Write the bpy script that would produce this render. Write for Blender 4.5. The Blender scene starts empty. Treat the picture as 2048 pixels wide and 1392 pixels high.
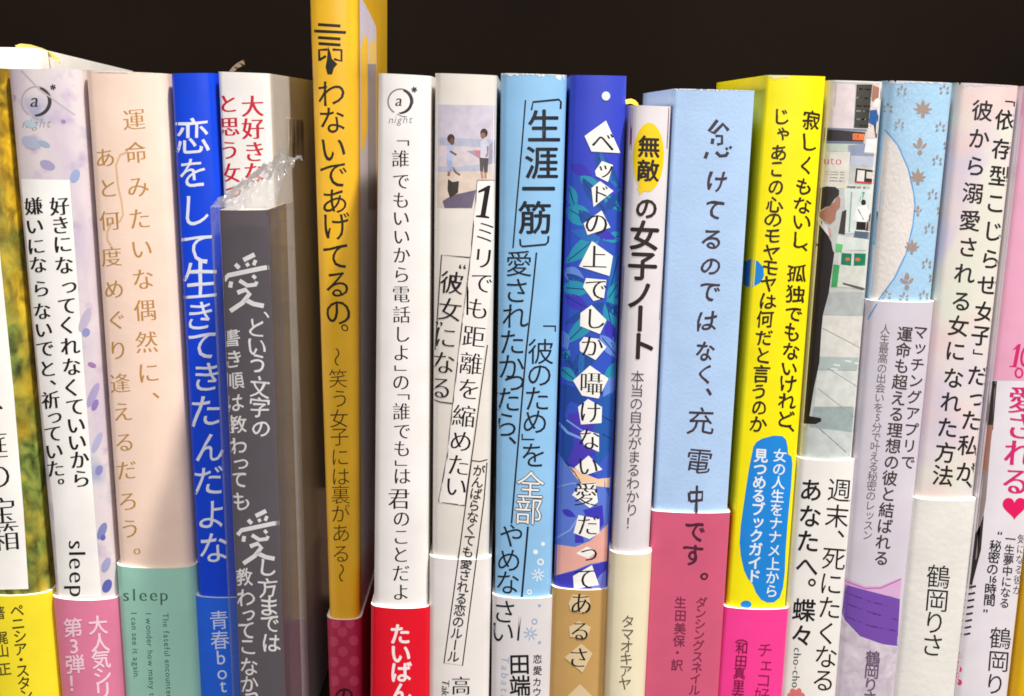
import bpy, bmesh, math, random
from mathutils import Vector, noise
random.seed(7)
S = bpy.context.scene
C = S.collection

# ------------------------------------------------------------------ camera
F_PX, PITCH, ROLL, DIST, CAM_Z = 2137.0, math.radians(12.4), math.atan(0.0219), 0.30, 0.204
cam_d = bpy.data.cameras.new('camera'); cam = bpy.data.objects.new('camera', cam_d); C.objects.link(cam)
cam_d.sensor_width = 36; cam_d.lens = F_PX / 2048 * 36; cam_d.clip_start = 0.01; cam_d.clip_end = 50
CO = Vector((0, -DIST, CAM_Z))
FW = Vector((0, math.cos(PITCH), -math.sin(PITCH)))
R0 = Vector((1, 0, 0)); U0 = Vector((0, math.sin(PITCH), math.cos(PITCH)))
RT = R0 * math.cos(ROLL) + U0 * math.sin(ROLL)
UP = U0 * math.cos(ROLL) - R0 * math.sin(ROLL)
from mathutils import Matrix
cam.matrix_world = Matrix(((RT.x, UP.x, -FW.x, CO.x), (RT.y, UP.y, -FW.y, CO.y), (RT.z, UP.z, -FW.z, CO.z), (0, 0, 0, 1)))
S.camera = cam

# ------------------------------------------------------------------ light
w = bpy.data.worlds.new('World'); S.world = w; w.use_nodes = True
bg = w.node_tree.nodes['Background']; bg.inputs[0].default_value = (1.0, 0.95, 0.92, 1); bg.inputs[1].default_value = 0.20

def area(name, loc, target, size, power, col):
    d = bpy.data.lights.new(name, 'AREA'); d.shape = 'RECTANGLE'; d.size, d.size_y = size; d.energy = power; d.color = col
    o = bpy.data.objects.new(name, d); C.objects.link(o); o.location = loc
    o.rotation_euler = (Vector(target) - Vector(loc)).to_track_quat('-Z', 'Y').to_euler()
area('ceiling_lamp', (0.40, -0.32, 1.77), (0, 0, 0.14), (0.09, 0.09), 78, (1.0, 0.94, 0.86))
area('shop_lamp', (-0.42, -1.3, 1.1), (0, 0, 0.14), (0.12, 0.12), 6.5, (1.0, 0.96, 0.93))
area('room_light', (0.25, -1.6, 0.75), (0, 0, 0.14), (1.0, 0.7), 14, (1.0, 0.96, 0.95))
S.view_settings.view_transform = 'Standard'; S.view_settings.look = 'None'
S.view_settings.exposure = -0.06; S.view_settings.gamma = 1.0; S.view_settings.use_curve_mapping = False
S.cycles.filter_width = 1.7; S.cycles.max_bounces = 8; S.cycles.transparent_max_bounces = 16

# ------------------------------------------------------------------ materials
def lin(c, k=0.86):
    return tuple(min(0.9, (((v / 255 + 0.055) / 1.055) ** 2.4 if v > 10 else v / 255 / 12.92) * k) for v in c) + (1,)
MATS = {}
def mat(key, rgb, rough=0.45, spec=0.35, coat=0.0, bump=0.05, scale=2500, mottle=0.05, kind='paper', nscale=90):
    if key in MATS: return MATS[key]
    m = bpy.data.materials.new(key); m.use_nodes = True; nt = m.node_tree; n = nt.nodes; L = nt.links
    p = n['Principled BSDF']; p.inputs['Roughness'].default_value = rough
    p.inputs['Specular IOR Level'].default_value = spec; p.inputs['Coat Weight'].default_value = coat; p.inputs['Coat Roughness'].default_value = 0.12
    tc = n.new('ShaderNodeTexCoord')
    no = n.new('ShaderNodeTexNoise'); no.inputs['Scale'].default_value = nscale; no.inputs['Detail'].default_value = 5
    L.new(tc.outputs['Object'], no.inputs['Vector'])
    hs = n.new('ShaderNodeHueSaturation'); hs.inputs['Color'].default_value = lin(rgb)
    mr = n.new('ShaderNodeMapRange'); mr.inputs[3].default_value = 1 - mottle; mr.inputs[4].default_value = 1 + mottle
    mr.inputs[1].default_value = 0.3; mr.inputs[2].default_value = 0.7
    L.new(no.outputs['Fac'], mr.inputs[0]); L.new(mr.outputs[0], hs.inputs['Value']); L.new(hs.outputs[0], p.inputs['Base Color'])
    nb = n.new('ShaderNodeTexNoise'); nb.inputs['Scale'].default_value = scale; nb.inputs['Detail'].default_value = 3
    mp = n.new('ShaderNodeMapping')
    if kind == 'linen': mp.inputs['Scale'].default_value = (1.0, 1.0, 0.55)
    L.new(tc.outputs['Object'], mp.inputs['Vector']); L.new(mp.outputs[0], nb.inputs['Vector'])
    bp = n.new('ShaderNodeBump'); bp.inputs['Strength'].default_value = bump * 0.45; bp.inputs['Distance'].default_value = 0.0004
    L.new(nb.outputs['Fac'], bp.inputs['Height']); L.new(bp.outputs[0], p.inputs['Normal'])
    MATS[key] = m; return m

def ramp_mat(key, layers, rough=0.4, bump=0.04, coat=0.1):
    """layers: list of (noise scale xyz, detail, [(pos, rgb)...], mask (lo, hi) or None) painted over each other"""
    m = mat(key, (255, 255, 255), rough=rough, bump=bump, coat=coat); nt = m.node_tree; n = nt.nodes; L = nt.links
    p = n['Principled BSDF']; tc = n.new('ShaderNodeTexCoord'); prev = None
    for i, (sc, det, stops, mask) in enumerate(layers):
        mp = n.new('ShaderNodeMapping'); mp.inputs['Scale'].default_value = sc; mp.inputs['Location'].default_value = (i * 3.1, 0.7 * i, 1.3 * i)
        L.new(tc.outputs['Object'], mp.inputs['Vector'])
        t = n.new('ShaderNodeTexNoise'); t.inputs['Scale'].default_value = 1; t.inputs['Detail'].default_value = det; t.inputs['Distortion'].default_value = 0.6
        L.new(mp.outputs[0], t.inputs['Vector'])
        r = n.new('ShaderNodeValToRGB'); e = r.color_ramp.elements
        while len(e) < len(stops): e.new(0.5)
        for k, (pos, rgb) in enumerate(stops): e[k].position = pos; e[k].color = lin(rgb)
        L.new(t.outputs['Fac'], r.inputs[0])
        if prev is None: prev = r.outputs[0]; continue
        mk = n.new('ShaderNodeTexNoise'); mk.inputs['Scale'].default_value = mask[2]; mk.inputs['Detail'].default_value = 3
        L.new(tc.outputs['Object'], mk.inputs['Vector'])
        mr = n.new('ShaderNodeMapRange'); mr.inputs[1].default_value = mask[0]; mr.inputs[2].default_value = mask[1]
        L.new(mk.outputs['Fac'], mr.inputs[0])
        mx = n.new('ShaderNodeMix'); mx.data_type = 'RGBA'
        L.new(mr.outputs[0], mx.inputs[0]); L.new(prev, mx.inputs[6]); L.new(r.outputs[0], mx.inputs[7]); prev = mx.outputs[2]
    L.new(prev, p.inputs['Base Color']); return m

def film_mat(key, fac, edge=0.6, rough=0.15, tint=(235, 238, 242), bump=0.3, scale=160):
    m = bpy.data.materials.new(key); m.use_nodes = True; nt = m.node_tree; n = nt.nodes; L = nt.links
    p = n['Principled BSDF']; p.inputs['Base Color'].default_value = lin(tint); p.inputs['Roughness'].default_value = rough; p.inputs['Specular IOR Level'].default_value = 0.8
    t = n.new('ShaderNodeBsdfTransparent'); t.inputs[0].default_value = (0.97, 0.97, 0.98, 1)
    lw = n.new('ShaderNodeLayerWeight'); lw.inputs[0].default_value = 0.5
    tc = n.new('ShaderNodeTexCoord'); mp = n.new('ShaderNodeMapping'); mp.inputs['Scale'].default_value = (1, 1, 0.12)
    no = n.new('ShaderNodeTexNoise'); no.inputs['Scale'].default_value = scale; no.inputs['Detail'].default_value = 2
    L.new(tc.outputs['Object'], mp.inputs[0]); L.new(mp.outputs[0], no.inputs['Vector'])
    bp = n.new('ShaderNodeBump'); bp.inputs['Strength'].default_value = bump; bp.inputs['Distance'].default_value = 0.002
    L.new(no.outputs['Fac'], bp.inputs['Height']); L.new(bp.outputs[0], p.inputs['Normal']); L.new(bp.outputs[0], lw.inputs['Normal'])
    a = n.new('ShaderNodeMath'); a.operation = 'MULTIPLY_ADD'; a.inputs[1].default_value = edge; a.inputs[2].default_value = fac; a.use_clamp = True
    pw = n.new('ShaderNodeMath'); pw.operation = 'POWER'; pw.inputs[1].default_value = 3
    L.new(lw.outputs['Facing'], pw.inputs[0]); L.new(pw.outputs[0], a.inputs[0])
    mx = n.new('ShaderNodeMixShader'); L.new(a.outputs[0], mx.inputs[0]); L.new(t.outputs[0], mx.inputs[1]); L.new(p.outputs[0], mx.inputs[2])
    L.new(mx.outputs[0], n['Material Output'].inputs['Surface']); return m

def ink(rgb): return mat('ink_%d_%d_%d' % rgb, rgb, rough=0.45, bump=0.02, mottle=0.06)
def photo_ink(rgb): return mat('photo_%d_%d_%d' % rgb, rgb, rough=0.4, bump=0.02, mottle=0.10, nscale=420)
PAPER = mat('white_paper_edge', (252, 250, 246), rough=0.6, bump=0.1)
PAGES = mat('page_edges', (240, 232, 214), rough=0.8, bump=0.2)

# ------------------------------------------------------------------ geometry helpers
def ray(px, py): return FW * F_PX + RT * (px - 1024) - UP * (py - 696)
def hit(px, py, Y=0.0):
    d = ray(px, py); return CO + d * ((Y - CO.y) / d.y)
def new_obj(name, bm, mats, parent=None, loc=Vector((0, 0, 0)), smooth=True):
    me = bpy.data.meshes.new(name); bm.normal_update(); bm.to_mesh(me); bm.free()
    for m in (mats if isinstance(mats, (list, tuple)) else [mats]): me.materials.append(m)
    o = bpy.data.objects.new(name, me); C.objects.link(o)
    if parent is not None: o.parent = parent
    else: o.location = loc
    return o
def box(bm, a, b, mi=0):
    v = [bm.verts.new((x, y, z)) for x in (a[0], b[0]) for y in (a[1], b[1]) for z in (a[2], b[2])]
    for f in ((0, 1, 3, 2), (4, 6, 7, 5), (0, 4, 5, 1), (2, 3, 7, 6), (0, 2, 6, 4), (1, 5, 7, 3)):
        bm.faces.new([v[i] for i in f]).material_index = mi

BAND_OFF = 0.0008; STEP = 0.0000014
GROUP = 'books standing in a row on the shelf'; WORN = []
class Book:
    def __init__(s, label, TL, TR, BL, BR, cover, y0=0.0, depth=0.072, bulge=0.0020, r=0.0018, rim=None, band=None, band_mat=None, gap=0.00036, name='book', pages=True, band_depth=None):
        s.y0, s.depth, s.bulge, s.r = y0, depth, bulge, r
        a, b, c, d = hit(*TL, y0), hit(*TR, y0), hit(*BL, y0), hit(*BR, y0)
        s.l = (a, c); s.rr = (b, d); s.gap = gap
        s.ztop = (a.z + b.z) / 2
        s.zt = (a.z, b.z)
        s.bandz = None; s.mode = None; s.inked = 0.000018; s.m = ((BL[0] - TL[0]) / (BL[1] - TL[1]) + (BR[0] - TR[0]) / (BR[1] - TR[1])) / 2
        zb = 0.001
        cx = (s.L(zb) + s.R(zb)) / 2
        s.root = bpy.data.objects.new(name, None); C.objects.link(s.root); s.root.location = (cx, y0, zb)
        s.root.empty_display_size = 0.01
        s.org = Vector((cx, y0, zb)); s.zb = zb
        s.root['label'] = label; s.root['category'] = 'book'; s.root['group'] = GROUP
        s.shell('cover', [cover, rim or PAPER], 0.0, 0.0004, zb, None, s.root)
        if pages:
            bm = bmesh.new(); e = 0.0007
            vs = []
            for z in (zb + 0.001, s.ztop - 0.0016):
                for (u, yy) in ((0, s.y0 + 0.0016), (1, s.y0 + 0.0016), (1, s.y0 + s.depth - 0.001), (0, s.y0 + s.depth - 0.001)):
                    X = (s.L(z) + e) if u == 0 else (s.R(z) - e)
                    vs.append(bm.verts.new(Vector((X, yy, z)) - s.org))
            for f in ((3, 2, 1, 0), (4, 5, 6, 7), (0, 1, 5, 4), (1, 2, 6, 5), (2, 3, 7, 6), (3, 0, 4, 7)): bm.faces.new([vs[i] for i in f])
            new_obj('page_block', bm, PAGES, s.root)
        s.band = None
        if band:
            # band = pixel row of the band's top at the middle of the spine
            cxp = (TL[0] + (BL[0] - TL[0]) * (band - TL[1]) / (BL[1] - TL[1]) + TR[0] + (BR[0] - TR[0]) * (band - TR[1]) / (BR[1] - TR[1])) / 2
            z = hit(cxp, band, y0 - bulge - BAND_OFF).z
            s.band = s.shell('paper_band', [band_mat, PAPER], BAND_OFF, 0.00005, zb + 0.0004, z, s.root, dep=band_depth)
            s.bandz = z
    def L(s, z):
        a, c = s.l; return a.x + (c.x - a.x) * (z - a.z) / (c.z - a.z) + s.gap
    def R(s, z):
        a, c = s.rr; return a.x + (c.x - a.x) * (z - a.z) / (c.z - a.z) - s.gap
    def prof(s, u, W, off=0.0):
        dx = min(u, 1 - u) * W; r = s.r
        drop = r - math.sqrt(max(0, r * r - (r - dx) ** 2)) if dx < r else 0.0
        return s.y0 + drop - s.bulge * (1 - abs(2 * u - 1) ** 2.3) - off
    def shell(s, name, mats, off, inner, zb, zt, parent, dep=None, rows=1):
        us = sorted(set([0, .003, .007, .012, .018, .025, .033, .042, .052] + [k / 50 for k in range(3, 48)] + [1 - x for x in (0, .003, .007, .012, .018, .025, .033, .042, .052)]))
        dep = dep or s.depth
        def loop(z, o):
            l, rr = s.L(z) - o, s.R(z) + o; W = rr - l; pts = []
            pts.append(Vector((l, s.y0 + dep, z)))
            pts.append(Vector((l, s.y0 + s.r + 0.004, z)))
            for u in us: pts.append(Vector((l + W * u, s.prof(u, W, o), z)))
            pts.append(Vector((rr, s.y0 + s.r + 0.004, z)))
            pts.append(Vector((rr, s.y0 + dep, z)))
            return pts
        def top(p):
            if zt is not None: return p
            l, rr = s.L(p.z), s.R(p.z); u = min(1, max(0, (p.x - l) / (rr - l)))
            return Vector((p.x, p.y, s.zt[0] + (s.zt[1] - s.zt[0]) * u))
        zz = zt if zt is not None else s.ztop
        bm = bmesh.new()
        out = [[bm.verts.new((top(p) if i == rows else p) - s.org) for p in loop(zb + (zz - zb) * i / rows, off)] for i in range(rows + 1)]
        for i in range(rows):
            for k in range(len(out[0]) - 1):
                f = bm.faces.new((out[i][k], out[i][k + 1], out[i + 1][k + 1], out[i + 1][k])); f.smooth = True
        # rim (own vertices so that its shading stays crisp)
        o1 = [bm.verts.new(top(p) - s.org) for p in loop(zz, off)]
        i1 = [bm.verts.new(top(p) - s.org) for p in loop(zz, off - max(inner, 0.0004) if zt is None else inner)]
        i0 = [bm.verts.new(p - s.org) for p in loop(zb, off - max(inner, 0.0004) if zt is None else inner)]
        for k in range(len(o1) - 1):
            bm.faces.new((o1[k], o1[k + 1], i1[k + 1], i1[k])).material_index = 1
            f = bm.faces.new((i1[k], i1[k + 1], i0[k + 1], i0[k])); f.material_index = 1; f.smooth = True
        return new_obj(name, bm, mats, parent)
    # pixel -> point on this spine
    def P(s, px, py, off):
        y = s.y0 - s.bulge
        for _ in range(5):
            p = hit(px, py, y)
            l, r = s.L(p.z), s.R(p.z); o = off
            on = s.bandz is not None and (p.z < s.bandz if s.mode is None else s.mode == 'band')
            if on: o += BAND_OFF; l -= BAND_OFF; r += BAND_OFF
            u = min(0.999, max(0.001, (p.x - l) / (r - l)))
            y = s.prof(u, r - l, o)
        h = 0.002; W_ = r - l; s.n = Vector(((s.prof(min(.999, u + h), W_, o) - s.prof(max(.001, u - h), W_, o)) / (2 * h * W_), -1, 0)).normalized()
        p.x = l + (r - l) * u; p.y = y
        p.z = min(p.z, s.zt[0] + (s.zt[1] - s.zt[0]) * u)
        p.z = max(p.z, s.zb + 0.0002)
        if s.mode == 'band': p.z = min(p.z, s.bandz - 0.00005)
        return p - s.org

def poly2d(pts):
    bm = bmesh.new(); vs = [bm.verts.new((x, y, 0)) for x, y in pts]; f = bm.faces.new(vs); f.normal_update()
    bmesh.ops.triangulate(bm, faces=[f]); return bm
def cut(bm, step=4, m=0.0, ystep=70):
    if not bm.verts: return
    def sweep(key, no, st):
        ks = [key(v.co) for v in bm.verts]; lo, hi = min(ks), max(ks); x = math.floor(lo / st) * st + st
        while x < hi - 0.3:
            co = (x, 0, 0) if no[0] else (0, x, 0)
            bmesh.ops.bisect_plane(bm, geom=bm.verts[:] + bm.edges[:] + bm.faces[:], plane_co=co, plane_no=no); x += st
    if ystep: sweep(lambda c: c.y, (0, 1, 0), ystep)
    sweep(lambda c: c.x - m * c.y, (1, -m, 0), step)

class Print:
    """Ink on a spine: shapes laid out across the spine, pressed on to its curved surface as one mesh."""
    def __init__(s, book, name, parent=None, base=None, fn=None):
        s.b, s.name, s.parent = book, name, parent or book.root
        s.base = book.inked if base is None else base; s.own = base is not None
        s.bm = bmesh.new(); s.mats = []; s.layer = 0; s.fn = fn or book.P; s.nrm = []; s.side = None if fn is None else Vector((1, 0, 0)); book.n = Vector((0, -1, 0))
    def mi(s, m):
        if m not in s.mats: s.mats.append(m)
        return s.mats.index(m)
    def add(s, bm2, m, lay=None, step=4, smooth=True, whole=True):
        cut(bm2, step, s.b.m if step > 2 else 0, 70 if step > 2 else 0); i = s.mi(m); off = s.base + (s.layer if lay is None else lay) * STEP
        if whole and s.b.bandz is not None and s.side is None:
            n = max(1, len(bm2.verts)); cy = sum(v.co.y for v in bm2.verts) / n; cx = sum(v.co.x for v in bm2.verts) / n
            s.b.mode = 'band' if hit(cx, cy, s.b.y0 - s.b.bulge).z < s.b.bandz else 'cover'
        d = {}
        for v in bm2.verts:
            d[v] = s.bm.verts.new(s.fn(v.co.x, v.co.y, off)); s.nrm.append(s.side or s.b.n.copy())
        for f in bm2.faces:
            try:
                vv = [d[v] for v in f.verts]
                if s.side is None and (vv[1].co - vv[0].co).cross(vv[2].co - vv[1].co).y > 0: vv.reverse()
                nf = s.bm.faces.new(vv); nf.material_index = i; nf.smooth = smooth
            except ValueError: pass
        bm2.free(); s.b.mode = None
    def poly(s, pts, rgb, lay=None):
        if lay is None: s.layer += 1
        s.add(poly2d(pts), rgb if not isinstance(rgb, tuple) else (photo_ink if s.name == 'spine_photo' else ink)(rgb), lay, smooth=True); return s
    def line(s, pts, wd, rgb, lay=None, closed=False):
        pts = [Vector(p) for p in pts]; bm = bmesh.new(); n = len(pts); lr = []
        for i in range(n):
            a = pts[(i - 1) % n] if (closed or i > 0) else pts[i]; b = pts[(i + 1) % n] if (closed or i < n - 1) else pts[i]
            d = (b - a).normalized(); q = Vector((-d.y, d.x)) * (wd / 2)
            lr.append((bm.verts.new((*(pts[i] + q), 0)), bm.verts.new((*(pts[i] - q), 0))))
        for i in range(n if closed else n - 1):
            (a, b), (c, d) = lr[i], lr[(i + 1) % n]; bm.faces.new((a, b, d, c))
        s.add(bm, ink(rgb), lay, whole=False); return s
    def ell(s, x, y, rx, ry, rgb, lay=None, n=28, rot=0):
        c, q = math.cos(rot), math.sin(rot); P = []
        for i in range(n):
            t = 2 * math.pi * i / n; a, b = rx * math.cos(t), ry * math.sin(t); P.append((x + a * c - b * q, y + a * q + b * c))
        return s.poly(P, rgb, lay)
    def leaf(s, x0, y0, x1, y1, wd, rgb, rib=None, bend=0.0):
        dx, dy = x1 - x0, y1 - y0; n = 9; A, B = [], []
        for i in range(n + 1):
            t = i / n; h = wd / 2 * math.sin(math.pi * t ** 0.8); k = math.hypot(dx, dy); nx, ny = -dy / k, dx / k
            cx, cy = x0 + dx * t + nx * bend * math.sin(math.pi * t), y0 + dy * t + ny * bend * math.sin(math.pi * t)
            A.append((cx + nx * h, cy + ny * h)); B.append((cx - nx * h, cy - ny * h))
        s.poly(A + B[-2:0:-1], rgb)
        if rib: s.line([((A[i][0] + B[i][0]) / 2, (A[i][1] + B[i][1]) / 2) for i in range(1, n)], 2.0, rib, s.layer + 0.5)
        return s
    # ---- text
    def glyph(s, ch, cx, cy, size, d=(0, 1), rgb=(20, 18, 18), style='g', center=False, shear=0.0, turn=0.0):
        off, smear = STYLES[style]
        k = math.hypot(*d); dx, dy = d[0] / k, d[1] / k
        for pi, (sx, sy) in enumerate(smear):
            vs, fs, bb = outline(ch, off)
            if not vs: return
            rot = ch in ROT
            ox, oy = 0.5, 0.38
            if ord(ch) < 128: ox = (bb[0] + bb[1]) / 2; oy = 0.36
            if center: ox, oy = (bb[0] + bb[1]) / 2, (bb[2] + bb[3]) / 2
            elif ch in '、。，': ox -= 0.62; oy -= 0.62
            elif ch in SMALL: ox -= 0.08; oy -= 0.08
            bm = bmesh.new(); V = []
            for (x, y) in vs:
                lx, ly = x - ox, y - oy
                if rot: lx, ly = ly, -lx
                wob = WOB.get(style, 0)
                if wob:
                    q = Vector((x * 1.5 + ord(ch) % 97, y * 1.5, cy * 0.37)); lx += (noise.noise(q) + noise.noise(q * 2.3) * .35) * wob; ly += (noise.noise(q + Vector((9, 4, 2))) + noise.noise(q * 2.3 + Vector((3, 3, 3))) * .35) * wob
                lx += sx; ly += sy
                lx += shear * ly
                if turn: lx, ly = lx * math.cos(turn) - ly * math.sin(turn), lx * math.sin(turn) + ly * math.cos(turn)
                V.append(bm.verts.new((cx + (lx * dy - ly * dx) * size, cy + (-lx * dx - ly * dy) * size, 0)))
            for f in fs:
                try: bm.faces.new([V[i] for i in f])
                except ValueError: pass
            s.add(bm, ink(rgb), s.layer + 1 + 0.4 * pi)
    def col(s, text, a, b, size, rgb=(20, 18, 18), style='g', **kw):
        n = len(text); d = (b[0] - a[0], b[1] - a[1]) if n > 1 else (0, 1)
        for i, ch in enumerate(text):
            t = i / max(1, n - 1)
            if ch != ' ': s.glyph(ch, a[0] + d[0] * t, a[1] + d[1] * t, size, d, rgb, style, **kw)
        return s
    def pts(s, text, pos, size, rgb=(20, 18, 18), style='g', tilt=None, **kw):
        a, b = pos[0], pos[-1]; d = tilt or (b[0] - a[0], b[1] - a[1])
        for ch, p in zip(text, pos):
            s.glyph(ch, p[0], p[1], p[2] if len(p) > 2 else size, d, rgb, style, center=(ch in '、。，“”」「' or kw.get('center', False)), **{k: v for k, v in kw.items() if k != 'center'})
        return s
    def run(s, text, a, b, size, rgb=(20, 18, 18), style='g', shear=0.0, gap=0.0):
        """a line of Latin type from a towards b on its baseline"""
        d = Vector((b[0] - a[0], b[1] - a[1])).normalized(); up = Vector((d.y, -d.x)); off, smear = STYLES[style]; pen = 0.0
        for ch in text:
            if ch == ' ': pen += 0.28 + gap; continue
            vs, fs, bb = outline(ch, off)
            for pi, (sx, sy) in enumerate(smear):
                bm = bmesh.new(); V = []
                for (x, y) in vs:
                    q = Vector(a) + d * ((x - bb[0] + pen + sx + shear * y) * size) + up * ((y + sy) * size); V.append(bm.verts.new((q.x, q.y, 0)))
                for f in fs:
                    try: bm.faces.new([V[i] for i in f])
                    except ValueError: pass
                s.add(bm, ink(rgb), s.layer + 1 + 0.4 * pi)
            pen += bb[1] - bb[0] + 0.08 + gap
        return s
    def done(s):
        if not s.own: s.b.inked = s.base + (s.layer + 4) * STEP
        o = new_obj(s.name, s.bm, s.mats or [PAPER], s.parent)
        if not s.side: o.data.normals_split_custom_set_from_vertices(s.nrm)
        return o

def cross(k): return [(0, 0), (-k, 0), (k, 0), (0, -k), (0, k)]
STYLES = {'g': (0.0, [(0, 0)]), 'b': (0.0, cross(0.015)), 'B': (0.0, cross(0.027)), 't': (-0.008, [(0, 0)]), 'm': (-0.014, [(-.022, 0), (0, 0), (.022, 0)]), 'M': (-0.008, [(-.034, 0), (-.012, 0), (.012, 0), (.034, 0)]), 'h': (0.0, cross(0.020)), 'H': (0.0, cross(0.012)), 'p': (0.0, cross(0.004)), 'l': (-0.016, [(-.008, 0), (.008, 0)])}
WOB = {'h': 0.10, 'H': 0.10, 'p': 0.06}
ROT = '「」（）ー～〜［］'
SMALL = 'っゃゅょッャェィ'
fc = bpy.data.curves.new('type', 'FONT'); fo = bpy.data.objects.new('type', fc); OUT = {}
def outline(ch, off):
    k = (ch, off)
    if k not in OUT:
        fc.body = ch; fc.offset = off; fc.resolution_u = 3
        m = fo.to_mesh(); vs = [(v.co.x, v.co.y) for v in m.vertices]; fs = [tuple(p.vertices) for p in m.polygons]; fo.to_mesh_clear()
        xs = [v[0] for v in vs] or [0]; ys = [v[1] for v in vs] or [0]
        OUT[k] = (vs, fs, (min(xs), max(xs), min(ys), max(ys)))
    return OUT[k]

# ------------------------------------------------------------------ shelf
bm = bmesh.new(); box(bm, (-0.75, -0.04, -0.02), (0.75, 0.26, 0.0))
WOOD = mat('dark_shelf_wood', (62, 46, 36), rough=0.5, bump=0.15, scale=300, mottle=0.25)
o = new_obj('shelf_board', bm, WOOD); o['kind'] = 'structure'
bm = bmesh.new(); box(bm, (-0.75, 0.26, -0.02), (0.75, 0.275, 0.75))
o = new_obj('shelf_back_wall', bm, mat('dark_back_panel', (23, 16, 11), rough=0.85, spec=0.05, bump=0.1, scale=250, mottle=0.35, nscale=5)); o['kind'] = 'structure'

# ------------------------------------------------------------------ books, one after another along the shelf
BLK = (25, 22, 22)
# tall white book at the row's end
bt = Book('tall white book at the left end, only its blank cover top showing above its neighbours', (-90, 116), (53, 118), (10, 1392), (147, 1392), mat('plain_white_cover', (245, 243, 240)), y0=0.034, depth=0.083)
bt.root.rotation_euler.x = math.radians(-2.6); bt.root.location.z += 0.0039

# B0 flower photo
FLOWER = ramp_mat('flower_photo', [((230, 230, 150), 9, [(0.3, (84, 66, 20)), (0.45, (160, 126, 26)), (0.55, (206, 164, 30)), (0.68, (242, 200, 44))], None),
                                   ((260, 260, 170), 9, [(0.32, (50, 58, 26)), (0.48, (104, 120, 52)), (0.6, (140, 150, 66)), (0.75, (196, 168, 50))], (0.38, 0.56, 34))])
b = Book('yellow and green flower photo book with a white title strip and bright yellow band', (-150, 132), (10, 137), (-40, 1392), (119, 1392), FLOWER, band=1192, band_mat=mat('yellow_band', (246, 226, 45)), bulge=0.0035, depth=0.032)
p = Print(b, 'title_strip'); p.poly([(-95, 300), (-24, 260), (3, 540), (27, 780), (47, 1020), (57, 1178), (-30, 1180)], (246, 244, 240))
p.pts('、庭の宝箱', [(-3, 812), (-13, 890), (-6, 952), (4, 1022), (11, 1074)], 60, BLK, 'm', tilt=(0.075, 1)); p.done()
p = Print(b, 'band_lettering', b.band)
p.pts('ペニシア・スタン', [(34, 1221), (36, 1247), (40, 1272), (41, 1298), (42, 1319), (45, 1341), (48, 1366), (52, 1390)], 29, (70, 62, 20), 'b')
p.pts('著梶山正', [(-3, 1226), (2, 1276), (5, 1302), (9, 1338)], 28, (90, 84, 30), 'b'); p.done()

# publisher mark used on two spines
def night_mark(b, x, y, r, dark=(60, 56, 56), soft=(190, 182, 182), txt=(150, 146, 150)):
    p = Print(b, 'publisher_mark')
    A = [(x + r * math.cos(t), y + r * math.sin(t)) for t in [math.radians(a) for a in range(120, 371, 10)]]
    p.line(A, 3.0, soft)
    o, q = [], []
    for a in range(-75, 96, 8):
        t = math.radians(a); o.append((x + r * math.cos(t), y + r * math.sin(t)))
    for a in range(95, -76, -8):
        t = math.radians(a); q.append((x - r * .22 + r * .98 * math.cos(t), y - r * 0.02 + r * .9 * math.sin(t)))
    p.poly(o + q[1:-1], dark)
    p.glyph('a', x - r * .12, y + r * .05, r * 1.35, (0.03, 1), dark, 'm', center=True, shear=0.2)
    p.line([(x - r * .3, y + r), (x + r * .1, y + r * 1.18), (x + r * .5, y + r * 1.22)], 2, soft)
    for a in (0, 60, 120):
        t = math.radians(a + 15); p.line([(x + r * 1.1 - 6 * math.cos(t), y - r * .95 - 6 * math.sin(t)), (x + r * 1.1 + 6 * math.cos(t), y - r * .95 + 6 * math.sin(t))], 3, dark)
    p.run('night', (x - r * .95, y + r * 1.75), (x + r, y + r * 1.72), r * .85, txt, 't', shear=0.25, gap=0.08)
    p.done()

# B1 watercolour
WATER = ramp_mat('watercolour_print', [((60, 60, 40), 5, [(0.3, (204, 190, 206)), (0.5, (220, 208, 214)), (0.7, (228, 220, 216))], None),
                                       ((130, 130, 90), 4, [(0.3, (150, 150, 192)), (0.7, (176, 184, 208))], (0.56, 0.74, 90)),
                                       ((130, 130, 90), 4, [(0.3, (168, 142, 180)), (0.7, (196, 178, 206))], (0.58, 0.74, 120))])
b = Book('lilac watercolour book with a white title panel and rose pink band', (11, 138), (164, 139), (126, 1392), (249, 1392), WATER, band=1201, band_mat=mat('rose_band', (226, 128, 162)), bulge=0.0024)
night_mark(b, 73, 203, 30, soft=(178, 168, 172))
p = Print(b, 'title_panel'); p.poly([(42, 358), (139, 360), (153, 540), (171, 780), (189, 1020), (203, 1193), (118, 1195), (107, 1020), (80, 780), (62, 580)], (248, 246, 243))
p.line([(42, 140), (78, 178), (150, 230)], 3, (188, 180, 186), 1)
for (x, y, rx, ry, c) in ((62, 285, 20, 12, (178, 182, 208)), (88, 288, 13, 6, (160, 176, 202)), (127, 243, 5, 4, (140, 134, 186)), (95, 330, 16, 9, (168, 160, 198)), (150, 352, 9, 14, (150, 165, 205)), (60, 248, 12, 7, (175, 200, 208)), (26, 196, 6, 7, (180, 150, 185)), (170, 640, 9, 26, (190, 180, 204)), (172, 665, 8, 9, (140, 148, 198)), (184, 730, 9, 5, (160, 120, 178)), (186, 790, 8, 26, (168, 156, 198)), (190, 810, 6, 12, (140, 122, 184)), (194, 885, 7, 22, (176, 174, 208)), (198, 940, 7, 10, (134, 132, 190)), (204, 1062, 8, 18, (130, 136, 190)), (206, 1075, 5, 6, (96, 104, 180)), (212, 1130, 8, 16, (160, 160, 200)), (214, 1172, 9, 14, (92, 102, 178))):
    p.ell(x, y, rx, ry, c, rot=0.4)
p.done()
p = Print(b, 'title_lettering')
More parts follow.
